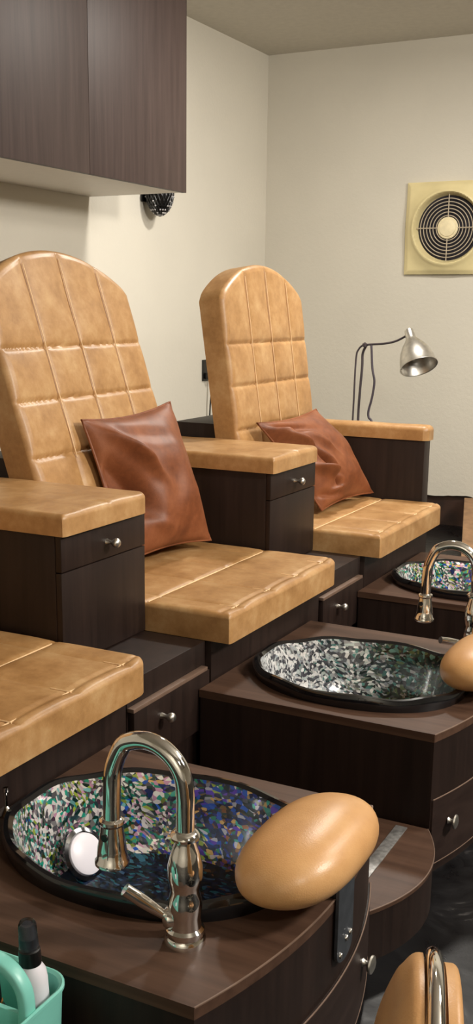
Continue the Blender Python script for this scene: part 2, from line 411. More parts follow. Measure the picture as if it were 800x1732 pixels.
low = make_low(); low['label'] = 'low dark drawer cabinet with silver knob under the leftmost armrest'
l2 = copy_tree(low); l2.location.y += P
l2['label'] = 'low dark drawer cabinet with silver knob under the middle armrest, behind the middle basin'
# the thin end panel beyond the far chair
pan = thing('end_armrest', 'thin dark armrest with narrow tan pad on the far side of the corner chair', 'armrest', (.4, 1.325, 0))
link('panel', box(nb(), -.02, .852, 1.296, 1.362, 0, .700, .002), WOODZ, pan)
bm = nb(); w = .084; L = .885
def ptop(u):
    k = max(0, (abs(u) / (w / 2) - .5) / .5); return L - .02 * k ** 2.2
heightpad(bm, w, ptop, .05, .017, lambda u, v: .002 * noise.noise(Vector((u * 12, v * 9, 5))) + .003 * (1 - (2 * u / w) ** 2), 24, 70, lambda u, v, h: Vector((-.02 + v, 1.331 + u, .700 + h)), .2, .03)
link('arm_pad', bm, TAN, pan)

# ================================================================== PEDESTALS, STEPS AND BASINS
PY0, PY1, PXB, PXC, BUL, PZ = -.4335, .2030, .8892, 1.4373, .058, .3153
def front_arc(y0, y1, n=40, xc=PXC, b=BUL, off=0.):
    pts = []
    for i in range(n + 1):
        t = i / n; pts.append((xc + b * (1 - (2 * t - 1) ** 2) + off, y0 + (y1 - y0) * t))
    return pts
def basin_outline(s, n=96, grow=0.):
    """rounded, slightly D shaped bowl, round at the chair end"""
    cx, cy = BC; pts = []
    for i in range(n):
        a = 2 * pi * i / n; c, s_ = cos(a), sin(a)
        ex = 2.35
        x = math.copysign(abs(c) ** (2 / ex), c) * .258; y = math.copysign(abs(s_) ** (2 / ex), s_) * .214
        if x < 0: y *= 1 - .16 * (x / -.258) ** 2
        pts.append((cx + x * s + grow * c, cy + y * s + grow * s_))
    return pts
def pedestal(k, label, dy, basin_label):
    global BC
    oy = (k - 1) * P; BC = (1.178, -.108 + dy + oy)
    y0, y1 = PY0 + oy, PY1 + oy
    root = thing('basin_pedestal', label, 'pedestal', (1.17, (y0 + y1) / 2, 0), 'dark curved-front basin pedestals')
    # deck with the opening for the bowl
    bm = nb()
    outer = [(PXB, y0)] + front_arc(y0, y1) + [(PXB, y1)]
    inner = basin_outline(.95, 120)
    cx, cy = BC
    def hit(a):       # ray from the bowl centre to the outer outline
        dx, dy_ = cos(a), sin(a); best = None; m = len(outer)
        for i in range(m):
            (xa, ya), (xb, yb) = outer[i], outer[(i + 1) % m]
            ex_, ey = xb - xa, yb - ya; den = dx * ey - dy_ * ex_
            if abs(den) < 1e-12: continue
            t = ((xa - cx) * ey - (ya - cy) * ex_) / den; s = ((xa - cx) * dy_ - (ya - cy) * dx) / den
            if t > 0 and -1e-9 <= s <= 1 + 1e-9 and (best is None or t < best): best = t
        return (cx + dx * best, cy + dy_ * best)
    angs = sorted([2 * pi * i / 240 for i in range(240)] + [math.atan2(y - cy, x - cx) % (2 * pi) for x, y in (outer[0], outer[1], outer[-2], outer[-1])])
    def inn(a):
        m = len(inner); best = None; dx, dy_ = cos(a), sin(a)
        for i in range(m):
            (xa, ya), (xb, yb) = inner[i], inner[(i + 1) % m]
            ex_, ey = xb - xa, yb - ya; den = dx * ey - dy_ * ex_
            if abs(den) < 1e-12: continue
            t = ((xa - cx) * ey - (ya - cy) * ex_) / den; s = ((xa - cx) * dy_ - (ya - cy) * dx) / den
            if t > 0 and -1e-6 <= s <= 1 + 1e-6: best = t if best is None else min(best, t)
        return (cx + dx * best, cy + dy_ * best)
    O = [hit(a) for a in angs]; I = [inn(a) for a in angs]; m = len(angs)
    for zt, zb in ((PZ, PZ - .018),):
        to = [bm.verts.new((x, y, zt)) for x, y in O]; ti = [bm.verts.new((x, y, zt)) for x, y in I]
        bo = [bm.verts.new((x, y, zb)) for x, y in O]; bi = [bm.verts.new((x, y, zb)) for x, y in I]
        for i in range(m):
            j = (i + 1) % m
            bm.faces.new((ti[i], to[i], to[j], ti[j])); bm.faces.new((bi[j], bo[j], bo[i], bi[i]))
            bm.faces.new((to[i], bo[i], bo[j], to[j])); bm.faces.new((ti[j], bi[j], bi[i], ti[i]))
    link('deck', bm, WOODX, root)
    # light edge band round the front of the deck
    bm = nb(); tube(bm, [(x - .0004, y, PZ - .0012) for x, y in front_arc(y0 + .001, y1 - .001)], .0016, 6); link('edge_band', bm, EDGE, root)
    # carcass: walls only, open below the bowl
    bm = nb(); o2 = [(PXB + .002, y0 + .002)] + front_arc(y0 + .002, y1 - .002, 40, PXC - .001) + [(PXB + .002, y1 - .002)]
    a_ = [bm.verts.new((x, y, .155)) for x, y in o2]; b_ = [bm.verts.new((x, y, PZ - .0182)) for x, y in o2]; c_ = [bm.verts.new((x, y, 0)) for x, y in o2]
    for i in range(len(o2)):
        j = (i + 1) % len(o2); bm.faces.new((a_[i], a_[j], b_[j], b_[i])); bm.faces.new((c_[i], c_[j], a_[j], a_[i]))
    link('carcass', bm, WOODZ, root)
    # drawer wrapped round the curved front, under a pale seam
    bm = nb(); f = front_arc(y0 + .004, y1 - .004, 40, PXC, BUL, .004); g = front_arc(y0 + .004, y1 - .004, 40, PXC, BUL, -.006)
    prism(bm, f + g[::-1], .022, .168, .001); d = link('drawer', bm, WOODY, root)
    bm = nb(); tube(bm, [(x + .0035, y, .1695) for x, y in front_arc(y0 + .004, y1 - .004)], .0014, 6); link('seam_edge', bm, EDGE, d)
    bm = nb(); tube(bm, [(x + .0035, y, .0215) for x, y in front_arc(y0 + .004, y1 - .004)], .0014, 6); link('seam_edge', bm, EDGE, d)
    for yy in (y0 + .058, y1 - .145):
        t = (yy - y0) / (y1 - y0); xx = PXC + BUL * (1 - (2 * t - 1) ** 2) + .004
        knob(d, xx, yy, .106, .016, .62)
    # bowl
    b = thing('foot_basin', basin_label, 'basin', (BC[0], BC[1], .18), 'abalone mosaic foot basins')
    prof_out = [(.955, PZ - .10), (.985, PZ + .0015), (1.0, PZ + .012), (1.0, PZ + .022), (.985, PZ + .030), (.955, PZ + .031), (.925, PZ + .026)]
    prof_in = [(.925, PZ + .026), (.90, PZ + .008), (.87, PZ - .02), (.83, PZ - .06), (.78, PZ - .095), (.74, PZ - .108)]
    prof_floor = [(.74, PZ - .108), (.68, PZ - .117), (.45, PZ - .122), (.15, PZ - .124)]
    def loft(prof, close):
        bm = nb(); rings = []
        for s, z in prof: rings.append([bm.verts.new((x, y, z + (.0025 * sin(9 * i / 96 * 2 * pi + 1) if z > PZ + .005 else 0))) for i, (x, y) in enumerate(basin_outline(s))])
        for p, q in zip(rings, rings[1:]):
            for i in range(len(p)): bm.faces.new((p[i], p[(i + 1) % len(p)], q[(i + 1) % len(p)], q[i]))
        if close: bm.faces.new(rings[-1])
        return bm
    link('rim', loft(prof_out, False), BLACKGLASS, b)
    lin_ = loft(prof_in, False)
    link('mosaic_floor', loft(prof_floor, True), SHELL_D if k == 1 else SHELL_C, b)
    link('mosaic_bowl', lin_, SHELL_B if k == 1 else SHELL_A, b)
    return root, b
p1, b1 = pedestal(0, 'dark pedestal with curved front at the bottom of the picture, holding the nearest basin', .012,
                  'nearest black-rimmed foot basin lined with iridescent shell mosaic, under the big chrome tap')
p2, b2 = pedestal(1, 'middle dark basin pedestal with curved front and round knob, in front of the nearest chair', -.068,
                  'middle black-rimmed foot basin with shell mosaic, green and silver sheen painted in')
p3, b3 = pedestal(2, 'farthest dark basin pedestal in front of the corner chair, mostly hidden', -.068,
                  'farthest black-rimmed foot basin with shell mosaic, seen behind the thin far tap')
# round white jet cover low on the wall of the nearest bowl
bm = nb(); lathe(bm, [(0, .010), (.030, .009), (.036, .006), (.038, 0), (.038, -.01)], (1.008, -1.055, .232), (.86, -.12, .5), 32)
j = link('jet_cover', bm, WHITEP, b1); j['label'] = 'round white jet cover'
bm = nb(); lathe(bm, [(.0385, -.006), (.046, -.002), (.046, .002), (.039, .004)], (1.008, -1.055, .232), (.86, -.12, .5), 32, False)
link('jet_ring', bm, BLACKGLASS, b1)
# little chrome valve on the deck at the chair end of the nearest bowl
bm = nb(); lathe(bm, [(.016, 0), (.017, .004), (.012, .008), (.007, .012), (.0035, .016), (.003, .040), (.005, .042), (.005, .050), (0, .051)], (.903, -1.133, PZ), (0, 0, 1), 24)
tag(link('valve_handle', bm, CHROME), 'small chrome valve handle on the deck at the left tip of the nearest basin', 'valve')
# steps between the pedestals
def step(k, label):
    oy = (k - 1) * P; y0, y1 = PY1 - P + oy + .003, PY0 + oy - .003
    root = thing('foot_step', label, 'step', (1.2, (y0 + y1) / 2, 0), 'low curved steps between the pedestals')
    arc = front_arc(y0, y1, 30, PXC - .002, .055)
    bm = nb(); prism(bm, [(.891, y0)] + arc + [(.891, y1)], .098, .107, .0008); link('tread', bm, WOODX, root)
    bm = nb(); prism(bm, [(.893, y0 + .002)] + front_arc(y0 + .002, y1 - .002, 30, PXC - .004, .055) + [(.893, y1 - .002)], 0, .0978); link('riser', bm, WOODZ, root)
    bm = nb(); tube(bm, [(x - .0004, y, .1062) for x, y in arc], .0014, 6); link('edge_band', bm, EDGE, root)
    return root
s1 = step(1, 'low dark step with curved edge between the nearest and the middle pedestal')
step(2, 'low dark step between the middle and the farthest pedestal')
step(0, 'low dark step before the nearest pedestal, under the teal caddy')
bm = nb(); box(bm, 1.372, 1.397, -.70, -.455, .107, .1095, .0008)
tag(link('metal_strip', bm, ALU), 'scuffed grey metal strip lying on the curved step beside the footrest', 'strip')

# ================================================================== TAPS
def faucet(loc, ang, lever_dir, label):
    x, y, z = loc; root = thing('chrome_faucet', label, 'faucet', loc, 'chrome gooseneck taps')
    u = Vector((cos(ang), sin(ang), 0)); o = Vector(loc)
    bm = nb(); lathe(bm, [(.0285, 0), (.0285, .008), (.0255, .012), (.0265, .016), (.0265, .021), (.0225, .025), (.0215, .04), (.0235, .055), (.0225, .066), (.0195, .078), (.0215, .086),
                          (.0245, .100), (.0235, .116), (.019, .134), (.0142, .148), (.014, .151), (.0195, .154), (.0205, .158), (.0185, .162), (.013, .166)], loc, (0, 0, 1), 40)
    link('faucet_body', bm, CHROME, root)
    pts = [o + Vector((0, 0, h)) for h in (.160, .19, .215)]
    for t in (22, 45, 68, 90, 112, 135):
        a = R(t); pts.append(o + u * (.060 - .060 * cos(a)) + Vector((0, 0, .220 + .058 * sin(a))))
    pts += [o + u * .118 + Vector((0, 0, .226)), o + u * .1215 + Vector((0, 0, .195)), o + u * .1225 + Vector((0, 0, .142))]
    bm = nb(); tube(bm, crom(pts, 8), .0125, 20); link('spout', bm, CHROME, root)
    tip = o + u * .1228 + Vector((0, 0, .150))
    bm = nb(); lathe(bm, [(.013, 0), (.0175, .003), (.018, .007), (.0155, .011), (.0165, .02), (.0205, .045), (.0215, .060), (.0245, .064), (.0245, .069), (.021, .072), (.014, .070)], tip, (0, 0, -1), 32)
    nz = link('nozzle', bm, CHROME, root)
    vdir = (Vector((2.007, -2.458, 1.156)) - tip); vdir.z = 0; vdir.normalize(); vdir = (vdir + Vector((-.6, -.1, 0))).normalized()
    bm = nb(); lathe(bm, [(.0055, 0), (.0055, .003), (0, .0035)], tip + Vector((0, 0, -.024)) + vdir * .0155, vdir, 16); link('button', bm, BLACK, nz)
    l = Vector(lever_dir); l.normalize(); b0 = o + Vector((0, 0, .036)); side = Vector((l.x, l.y, 0)).normalized()
    bm = nb(); lathe(bm, [(.0145, 0), (.0155, .008), (.015, .013), (.010, .018), (0, .020)], b0 + side * .012, side, 28)
    lv = link('lever', bm, CHROME, root)
    bm = nb(); st = b0 + side * .022
    tube(bm, [st + l * (.074 * i / 12) for i in range(13)], .006, 14, rf=lambda t: .005 + .004 * math.sin(min(1, t * 1.15) * pi * .62)); link('lever_handle', bm, CHROME, lv)
    return root
faucet((1.356, -1.315, PZ), R(176), (-.80, -.50, .72), 'large chrome gooseneck tap arching over the nearest basin')
faucet((1.366, .108, PZ), R(186), (-.55, -.65, .2), 'smaller chrome gooseneck tap at the right edge, at the far end of the middle basin')

# ================================================================== FOOTRESTS
def footrest(k, label):
    oy = (k - 1) * P; yc = -.104 + oy; x, z = 1.448, .379
    root = thing('footrest', label, 'footrest', (x, yc, PZ), 'tan padded footrests')
    bm = nb(); nU, nV = 48, 40; L, W, H = .154, .086, .054; rows = []
    for i in range(nU + 1):
        t = -1 + 2 * i / nU
        t = math.copysign(1 - (1 - abs(t)) ** 1.6, t)
        rad = (1 - abs(t) ** 2.7) ** (1 / 2.2) if abs(t) < 1 else 0
        rows.append([bm.verts.new((x + W * rad * math.copysign(abs(cos(a)) ** .92, cos(a)) , yc + L * t, z + H * rad * math.copysign(abs(sin(a)) ** .92, sin(a)) * (1 if sin(a) > 0 else .9)))
                     for a in [2 * pi * q / nV for q in range(nV)]] if rad > 1e-4 else [bm.verts.new((x, yc + L * t, z))])
    for a, b in zip(rows, rows[1:]):
        for q in range(nV):
            q2 = (q + 1) % nV
            if len(a) == 1: bm.faces.new((a[0], b[q], b[q2]))
            elif len(b) == 1: bm.faces.new((a[q], a[q2], b[0]))
            else: bm.faces.new((a[q], a[q2], b[q2], b[q]))
    M_ = Matrix.Translation((x, yc, z)) @ Matrix.Rotation(R(-8), 4, 'Y') @ Matrix.Translation((-x, -yc, -z)); bm.transform(M_)
    link('footrest_pad', bm, SMOOTH_TAN, root, auto=False)
    # steel plate: screwed to the curved front, bent over under the pad
    yb = yc + .018; hw = .031; bm = nb(); xf = PXC + BUL * .995 + .0025
    n = 10; out = [(yb - hw, PZ + .045), (yb - hw, .224)] + [(yb - hw * cos(pi * i / n), .224 - .022 * sin(pi * i / n)) for i in range(1, n)] + [(yb + hw, .224), (yb + hw, PZ + .045)]
    A = [bm.verts.new((xf, y, zz)) for y, zz in out]; B = [bm.verts.new((xf + .005, y, zz)) for y, zz in out]
    bm.faces.new(A); bm.faces.new(B[::-1])
    for i in range(len(out)): bm.faces.new((A[i], B[i], B[(i + 1) % len(out)], A[(i + 1) % len(out)]))
    br = link('bracket', bm, STEEL, root)
    for dy_, zz in ((.004, .236), (.020, .238), (-.018, .218)):
        bm = nb(); lathe(bm, [(.0052, 0), (.0052, .001), (.004, .003), (0, .0036)], (xf + .005, yb + dy_, zz), (1, 0, 0), 14); link('screw', bm, CHROME, br)
    bm = nb(); box(bm, x - .02, xf, yb - hw, yb + hw, PZ + .0005, PZ + .045, .002); link('mount_block', bm, BLACK, root)
    return root
footrest(0, 'large tan oval footrest pad on a grey steel bracket at the nearest basin')
footrest(1, 'tan oval footrest pad cut off by the right edge, at the middle basin')

# ================================================================== PILLOWS
def pillow(cor, nrm_sign, fat_f, fat_b, seed, wr, label, folds):
    TL, TR, BR, BL = [Vector(c) for c in cor]; nrm = ((TR - TL).cross(BL - TL)).normalized()
    if nrm.x < 0: nrm = -nrm
    bm = nb(); n = 64; grids = []
    for sgn, fat in ((1, fat_f), (-1, fat_b)):
        g = []
        for i in range(n + 1):
            row = []
            for j in range(n + 1):
                s, t = i / n, j / n
                # sides draw in towards the middle so the corners stand out as points
                ps = 2 * s - 1; pt = 2 * t - 1
                s2 = .5 + .5 * ps * (1 - .085 * (1 - pt * pt)); t2 = .5 + .5 * pt * (1 - .085 * (1 - ps * ps))
                p = TL.lerp(TR, s2).lerp(BL.lerp(BR, s2), t2)
                a = max(0, (1 - ps * ps) * (1 - pt * pt))
                h = a ** .55
                w_ = noise.noise(Vector((s * 3.2 + seed, t * 3.2, seed))) * .30 + noise.noise(Vector((s * 8 + seed, t * 5, seed * 2))) * .10
                hh = fat * h * (1 + w_ * wr)
                if sgn > 0:
                    for (s0, t0, ca, dep, wid, ln) in folds:
                        du = (s - s0) * cos(ca) + (t - t0) * sin(ca); dv = -(s - s0) * sin(ca) + (t - t0) * cos(ca)
                        hh += dep * gauss(dv, wid) * gauss(du, ln) * min(1, a * 6)
                row.append(bm.verts.new(p + nrm * (sgn * max(hh, .001))))
            g.append(row)
        for i in range(n):
            for j in range(n):
                q = (g[i][j], g[i + 1][j], g[i + 1][j + 1], g[i][j + 1]); bm.faces.new(q if sgn > 0 else q[::-1])
        grids.append(g)
    bmesh.ops.remove_doubles(bm, verts=bm.verts, dist=1e-5)
    o = link('throw_pillow', bm, BROWN, None, auto=False)
    # welt along the edge
    g = []
    def edge(s, t):
        ps = 2 * s - 1; pt = 2 * t - 1
        s2 = .5 + .5 * ps * (1 - .085 * (1 - pt * pt)); t2 = .5 + .5 * pt * (1 - .085 * (1 - ps * ps))
        return TL.lerp(TR, s2).lerp(BL.lerp(BR, s2), t2)
    path = [edge(i / 20, 0) for i in range(20)] + [edge(1, i / 20) for i in range(20)] + [edge(1 - i / 20, 1) for i in range(20)] + [edge(0, 1 - i / 20) for i in range(20)]
    bm = nb(); tube(bm, path, .0035, 8, True)
    w = link('welt', bm, BROWN, o)
    return tag(o, label, 'pillow', 'chestnut leather throw pillows')
pillow([(.398, -.172, .873), (.425, .225, .893), (.565, .218, .505), (.50, -.15, .500)], 1, .085, .045, 2.3, .6,
       'chestnut brown leather pillow leaning on the backrest of the nearest chair',
       [(.24, .26, R(50), .044, .05, .26), (.12, .52, R(58), -.078, .09, .24), (.06, .75, R(80), .012, .05, .2), (.45, .16, R(10), -.012, .06, .3), (.75, .55, R(80), .008, .09, .3), (.3, .8, R(30), .010, .05, .15)])
pillow([(.478, .690, .795), (.492, 1.140, .806), (.672, 1.275, .500), (.640, .865, .496)], 1, .085, .05, 7.1, .7,
       'crumpled chestnut leather pillow lying against the backrest of the corner chair',
       [(.14, .3, R(60), .042, .045, .3), (.24, .5, R(75), -.046, .035, .2), (.18, .66, R(40), .044, .035, .16), (.28, .74, R(80), -.036, .025, .16), (.1, .88, R(15), -.03, .03, .15), (.22, .88, R(0), .028, .025, .12), (.25, .13, R(15), -.03, .05, .2), (.08, .12, R(40), .03, .03, .12), (.4, .35, R(60), .014, .05, .2)])

# ================================================================== WALL FAN
fan = thing('exhaust_fan', 'square cream wall exhaust fan with round dark grille, high on the far wall', 'fan', (.309, 3.29, 1.345))
fx, fz, HW = .312, 1.572, .232
bm = nb(); S = spaced(72, .04); G = []
for a in S:
    row = []
    for b in S:
        u, v = (a - .5) * 2 * HW, (b - .5) * 2 * HW; r = math.hypot(u, v)
        e = min(HW - abs(u), HW - abs(v)); h = .018 + .010 * min(1, e / .02)
        h += .030 * math.exp(-(max(0, r - .178) / .05) ** 2)
        if r > .164: h += .010 * gauss(r - .182, .012)
        if r < .178: h = .012 + (h - .012) * max(0, min(1, (r - .160) / .016))
        row.append(bm.verts.new((fx + u, 3.29 - h, fz + v)))
    G.append(row)
for i in range(len(S) - 1):
    for j_ in range(len(S) - 1): bm.faces.new((G[i][j_], G[i + 1][j_], G[i + 1][j_ + 1], G[i][j_ + 1]))
m_ = len(S); loop = [(i, 0) for i in range(m_)] + [(m_ - 1, i) for i in range(1, m_)] + [(i, m_ - 1) for i in range(m_ - 2, -1, -1)] + [(0, i) for i in range(m_ - 2, 0, -1)]
bk = [bm.verts.new((G[i][j_].co.x, 3.2895, G[i][j_].co.z)) for i, j_ in loop]
for q in range(len(loop)):
    a, b = loop[q], loop[(q + 1) % len(loop)]; bm.faces.new((G[a[0]][a[1]], G[b[0]][b[1]], bk[(q + 1) % len(loop)], bk[q]))
link('housing', bm, CREAM, fan)
bm = nb(); lathe(bm, [(.163, 0), (.163, .004), (0, .004)], (fx, 3.274, fz), (0, -1, 0), 64); link('backing_disc', bm, VOID, fan)
bm = nb()
for r in (.062, .079, .096, .113, .130, .147): tube(bm, [(fx + r * cos(2 * pi * i / 72), 3.254, fz + r * sin(2 * pi * i / 72)) for i in range(72)], .0024, 6, True)
for a in (0, 90, 180, 270):
    d = Vector((cos(R(a)), 0, sin(R(a)))); o = Vector((fx, 3.250, fz)); tube(bm, [o + d * .045, o + d * .168], .0028, 6)
link('grille', bm, CREAMWIRE, fan)
bm = nb(); lathe(bm, [(.054, -.004), (.055, .004), (.050, .008), (.045, .008), (.042, .013), (.034, .015), (0, .016)], (fx, 3.254, fz), (0, -1, 0), 40); link('hub', bm, HUB, fan)

# ================================================================== WALL SCONCE (lattice bowl)
sc = thing('wall_sconce', 'black lattice bowl sconce with clear beads on the left wall below the cabinet end', 'sconce', (-.70, 1.985, 1.565))
sx, sy, sz, sr = -.678, 2.01, 1.567, .064
bm = nb(); rings = 7; segs = 22; V = []
for i in range(rings + 1):
    a = pi / 2 * (i / rings); rr_ = sr * sin(a) * (1.0 if i else 0) ; hz = sz + .105 * (1 - cos(a))
    V.append([(sx + rr_ * cos(2 * pi * (q + .5 * (i % 2)) / segs), sy + rr_ * sin(2 * pi * (q + .5 * (i % 2)) / segs), hz) for q in range(segs)])
for i in range(1, rings):
    for q in range(segs):
        for dq in (0, 1):
            q2 = (q + dq - (1 if i % 2 == 0 else 0)) % segs
            tube(bm, [V[i][q], V[i + 1][q2]], .0034, 6)
for i in (1, 4, rings): tube(bm, [V[i][q] for q in range(segs)], .004 if i < rings else .006, 6, True)
lathe(bm, [(0, -.006), (.012, -.002), (.014, .004), (0, .008)], (sx, sy, sz), (0, 0, 1), 16)
link('lattice_bowl', bm, BLACK, sc)
bm = nb()
for i in range(1, rings):
    for q in range(segs):
        if random.random() < .5: continue
        r_ = .0048; p = Vector(V[i][q]); c = Vector((sx, sy, p.z)); p = p + (p - c).normalized() * .002
        rr2 = bmesh.ops.create_icosphere(bm, subdivisions=1, radius=r_, matrix=Matrix.Translation(p))
beads = link('bead', bm, plain('crystal_bead', (206, 204, 206), .08, .2), sc); beads['kind'] = 'stuff'; beads['label'] = 'clear glass beads'
bm = nb(); lathe(bm, [(0, 0), (.03, .004), (.055, .04), (.062, .09), (.058, .094), (.05, .04), (.027, .01), (0, .008)], (sx, sy, sz + .010), (0, 0, 1), 32); link('inner_cup', bm, BLACK, sc)
bm = nb(); box(bm, -.752, -.742, sy - .05, sy + .05, sz + .06, sz + .20, .004); box(bm, -.743, sx - .05, sy - .01, sy + .01, sz + .11, sz + .13, .002); link('wall_bracket', bm, BLACK, sc)

# ================================================================== WALL OUTLET
ou = thing('wall_outlet', 'black wall outlet with a plug, low on the left wall beside the corner chair', 'outlet', (-.753, 2.585, .80))
link('cover_plate', box(nb(), -.7528, -.745, 2.552, 2.625, .782, .892, .003), BLACK, ou)
bm = nb(); box(bm, -.745, -.715, 2.566, 2.60, .792, .822, .004); tube(bm, crom([(-.716, 2.583, .806), (-.70, 2.584, .79), (-.72, 2.59, .68), (-.735, 2.60, .45)], 8), .004, 8); link('plug', bm, BLACK, ou)

# ================================================================== LAMP
LY = 2.2
lamp = thing('gooseneck_lamp', 'silver cone shade lamp on thin dark rods behind the end panel, before the far wall', 'lamp', (.245, LY, 0))
bm = nb(); lathe(bm, [(.11, 0), (.112, .006), (.105, .016), (.03, .024), (.02, .03), (0, .031)], (.245, LY, 0), (0, 0, 1), 40); link('lamp_base', bm, DARKMETAL, lamp)
bm = nb()
tube(bm, crom([(.222, LY, .02), (.2225, LY, .4), (.230, LY, .70), (.234, LY, .93), (.246, LY, .982), (.272, LY, 1.004)], 10), .0042, 10); link('rod', bm, DARKMETAL, lamp)
bm = nb(); tube(bm, crom([(.258, LY + .012, .02), (.254, LY + .012, .4), (.252, LY + .01, .70), (.262, LY + .008, .90), (.264, LY + .006, .965), (.285, LY, 1.005)], 10), .0058, 10); link('rod', bm, DARKMETAL, lamp)
bm = nb(); tube(bm, crom([(.262, LY, .998), (.30, LY, 1.004), (.37, LY, 1.010), (.42, LY, 1.022), (.468, LY - .005, 1.046)], 10), .0048, 10)
lathe(bm, [(0, -.012), (.011, -.008), (.012, .004), (0, .012)], (.274, LY, 1.002), (0, 0, 1), 14); link('arm', bm, DARKMETAL, lamp)
bm = nb(); tube(bm, crom([(.305, LY, 1.003), (.308, LY, .97), (.314, LY, .90), (.326, LY, .84), (.318, LY, .77), (.304, LY, .71), (.306, LY, .68), (.322, LY - .005, .664), (.335, LY, .60), (.33, LY, .3), (.3, LY, .03)], 8), .0052, 10); link('cord', bm, CORD, lamp)
ax = Vector((.50, -.45, -1)).normalized(); q0 = Vector((.474, LY, 1.072))
bm = nb(); lathe(bm, [(0, -.002), (.014, 0), (.019, .004), (.021, .02), (.022, .045), (.030, .058), (.050, .085), (.066, .115), (.076, .150), (.081, .183), (.0835, .186), (.0825, .188), (.079, .184), (.073, .150), (.062, .115), (.045, .085), (.02, .06), (0, .058)], q0, ax, 48)
sh = link('lamp_shade', bm, NICKEL, lamp)
bm = nb(); lathe(bm, [(.014, .06), (.016, .08), (.027, .105), (.030, .122), (.024, .142), (0, .150)], q0, ax, 24); link('bulb', bm, plain('dim_bulb', (120, 112, 104), .3), sh)

# ================================================================== TEAL CADDY WITH BOTTLES
cd = thing('storage_caddy', 'teal plastic caddy with arched handle at the bottom left, beside the nearest pedestal', 'caddy', (1.14, -1.55, .107))
X0, X1, Y0, Y1, ZB, ZR = .985, 1.281, -1.632, -1.470, .107, .326
def rrect(x0, x1, y0, y1, r, n=8):
    pts = []
    for cx, cy, a0 in ((x1 - r, y1 - r, 0), (x0 + r, y1 - r, 90), (x0 + r, y0 + r, 180), (x1 - r, y0 + r, 270)):
        for i in range(n + 1): a = R(a0 + 90 * i / n); pts.append((cx + r * cos(a), cy + r * sin(a)))
    return pts
bm = nb(); rings = []
for ins, z, in ((.012, ZB), (.010, ZB + .004), (0.0, ZR - .004), (-.003, ZR - .002), (-.003, ZR + .002), (0.0, ZR + .003), (.004, ZR), (.008, .255)):
    rings.append([bm.verts.new((x, y, z)) for x, y in rrect(X0 + ins, X1 - ins, Y0 + ins, Y1 - ins, max(.008, .034 - ins))])
for a, b in zip(rings, rings[1:]):
    for i in range(len(a)): bm.faces.new((a[i], a[(i + 1) % len(a)], b[(i + 1) % len(b)], b[i]))
bm.faces.new(rings[0][::-1]); bm.faces.new(rings[-1])
link('bin', bm, TEAL, cd)
bm = nb(); box(bm, X0 + .009, X1 - .009, -1.5535, -1.5465, .2555, .321, .001); link('divider', bm, TEAL, cd)
bm = nb(); pts = crom([(X1 - .012, -1.55, .291), (X1 - .011, -1.55, .336), (X1 - .018, -1.55, .361), (X1 - .040, -1.55, .379), (X1 - .08, -1.55, .386), (1.134, -1.55, .388), (X0 + .08, -1.55, .386), (X0 + .040, -1.55, .379), (X0 + .018, -1.55, .361), (X0 + .011, -1.55, .336), (X0 + .012, -1.55, .291)], 8)
# flat wide strap for a handle
A = []
for i, p in enumerate(pts):
    t = (pts[min(i + 1, len(pts) - 1)] - pts[max(i - 1, 0)]).normalized(); nn = Vector((0, 1, 0)).cross(t)
    ring = []
    for q in range(16):
        a = 2 * pi * q / 16; ring.append(bm.verts.new(p + Vector((0, 1, 0)) * (.011 * math.copysign(abs(cos(a)) ** .6, cos(a))) + nn * (.0075 * math.copysign(abs(sin(a)) ** .6, sin(a)))))
    A.append(ring)
for a, b in zip(A, A[1:]):
    for q in range(16): bm.faces.new((a[q], a[(q + 1) % 16], b[(q + 1) % 16], b[q]))
bm.faces.new(A[0][::-1]); bm.faces.new(A[-1])
link('handle', bm, TEAL, cd)
# spray bottle, leaning a little
bo = Vector((1.2495, -1.5065, .2565)); bax = Vector((-.06, .0, 1)).normalized()
sb = thing('spray_bottle', 'white spray bottle with black collar and clear cap standing in the teal caddy', 'bottle', bo)
bm = nb(); lathe(bm, [(.0185, 0), (.020, .003), (.020, .080), (.0185, .092), (.0135, .101), (.0115, .104), (0, .104)], bo, bax, 32); link('bottle_body', bm, WHITEP, sb)
bm = nb(); lathe(bm, [(.0138, .1015), (.0142, .104), (.0138, .121), (.0115, .123), (0, .123)], bo, bax, 28); link('collar', bm, BLACK, sb)
bm = nb(); lathe(bm, [(.0082, .123), (.0082, .136), (.0066, .138), (.0064, .150), (.005, .153), (0, .153)], bo, bax, 24); link('pump', bm, plain('dark_pump', (40, 46, 54), .4), sb)
bm = nb(); lathe(bm, [(.0130, .1232), (.0124, .128), (.0112, .155), (.009, .159), (0, .160)], bo, bax, 28); lathe(bm, [(.0122, .1235), (.0114, .128), (.0102, .154), (.008, .1575), (0, .1585)], bo, bax, 28, False); link('cap', bm, CLEAR, sb)
def polish(x, y, h, label):
    o = thing('polish_bottle', label, 'bottle', (x, y, .2565), None)
    bm = nb(); lathe(bm, [(.0125, 0), (.0135, .002), (.0135, h - .012), (.011, h - .006), (.008, h - .004)], (x, y, .2565), (0, 0, 1), 24); link('bottle_body', bm, BLACK, o)
    bm = nb(); lathe(bm, [(.0085, h - .004), (.0088, h - .003), (.0088, h + .001), (.006, h + .0015)], (x, y, .2565), (0, 0, 1), 24); link('neck_band', bm, GOLD, o)
    bm = nb(); lathe(bm, [(.0072, h + .001), (.0072, h + .010), (.0058, h + .028), (.005, h + .03), (0, h + .03)], (x, y, .2565), (0, 0, 1), 20); link('bottle_cap', bm, BLACK, o)
polish(1.2075, -1.532, .051, 'small black polish bottle with gold neck band seen through the caddy handle')

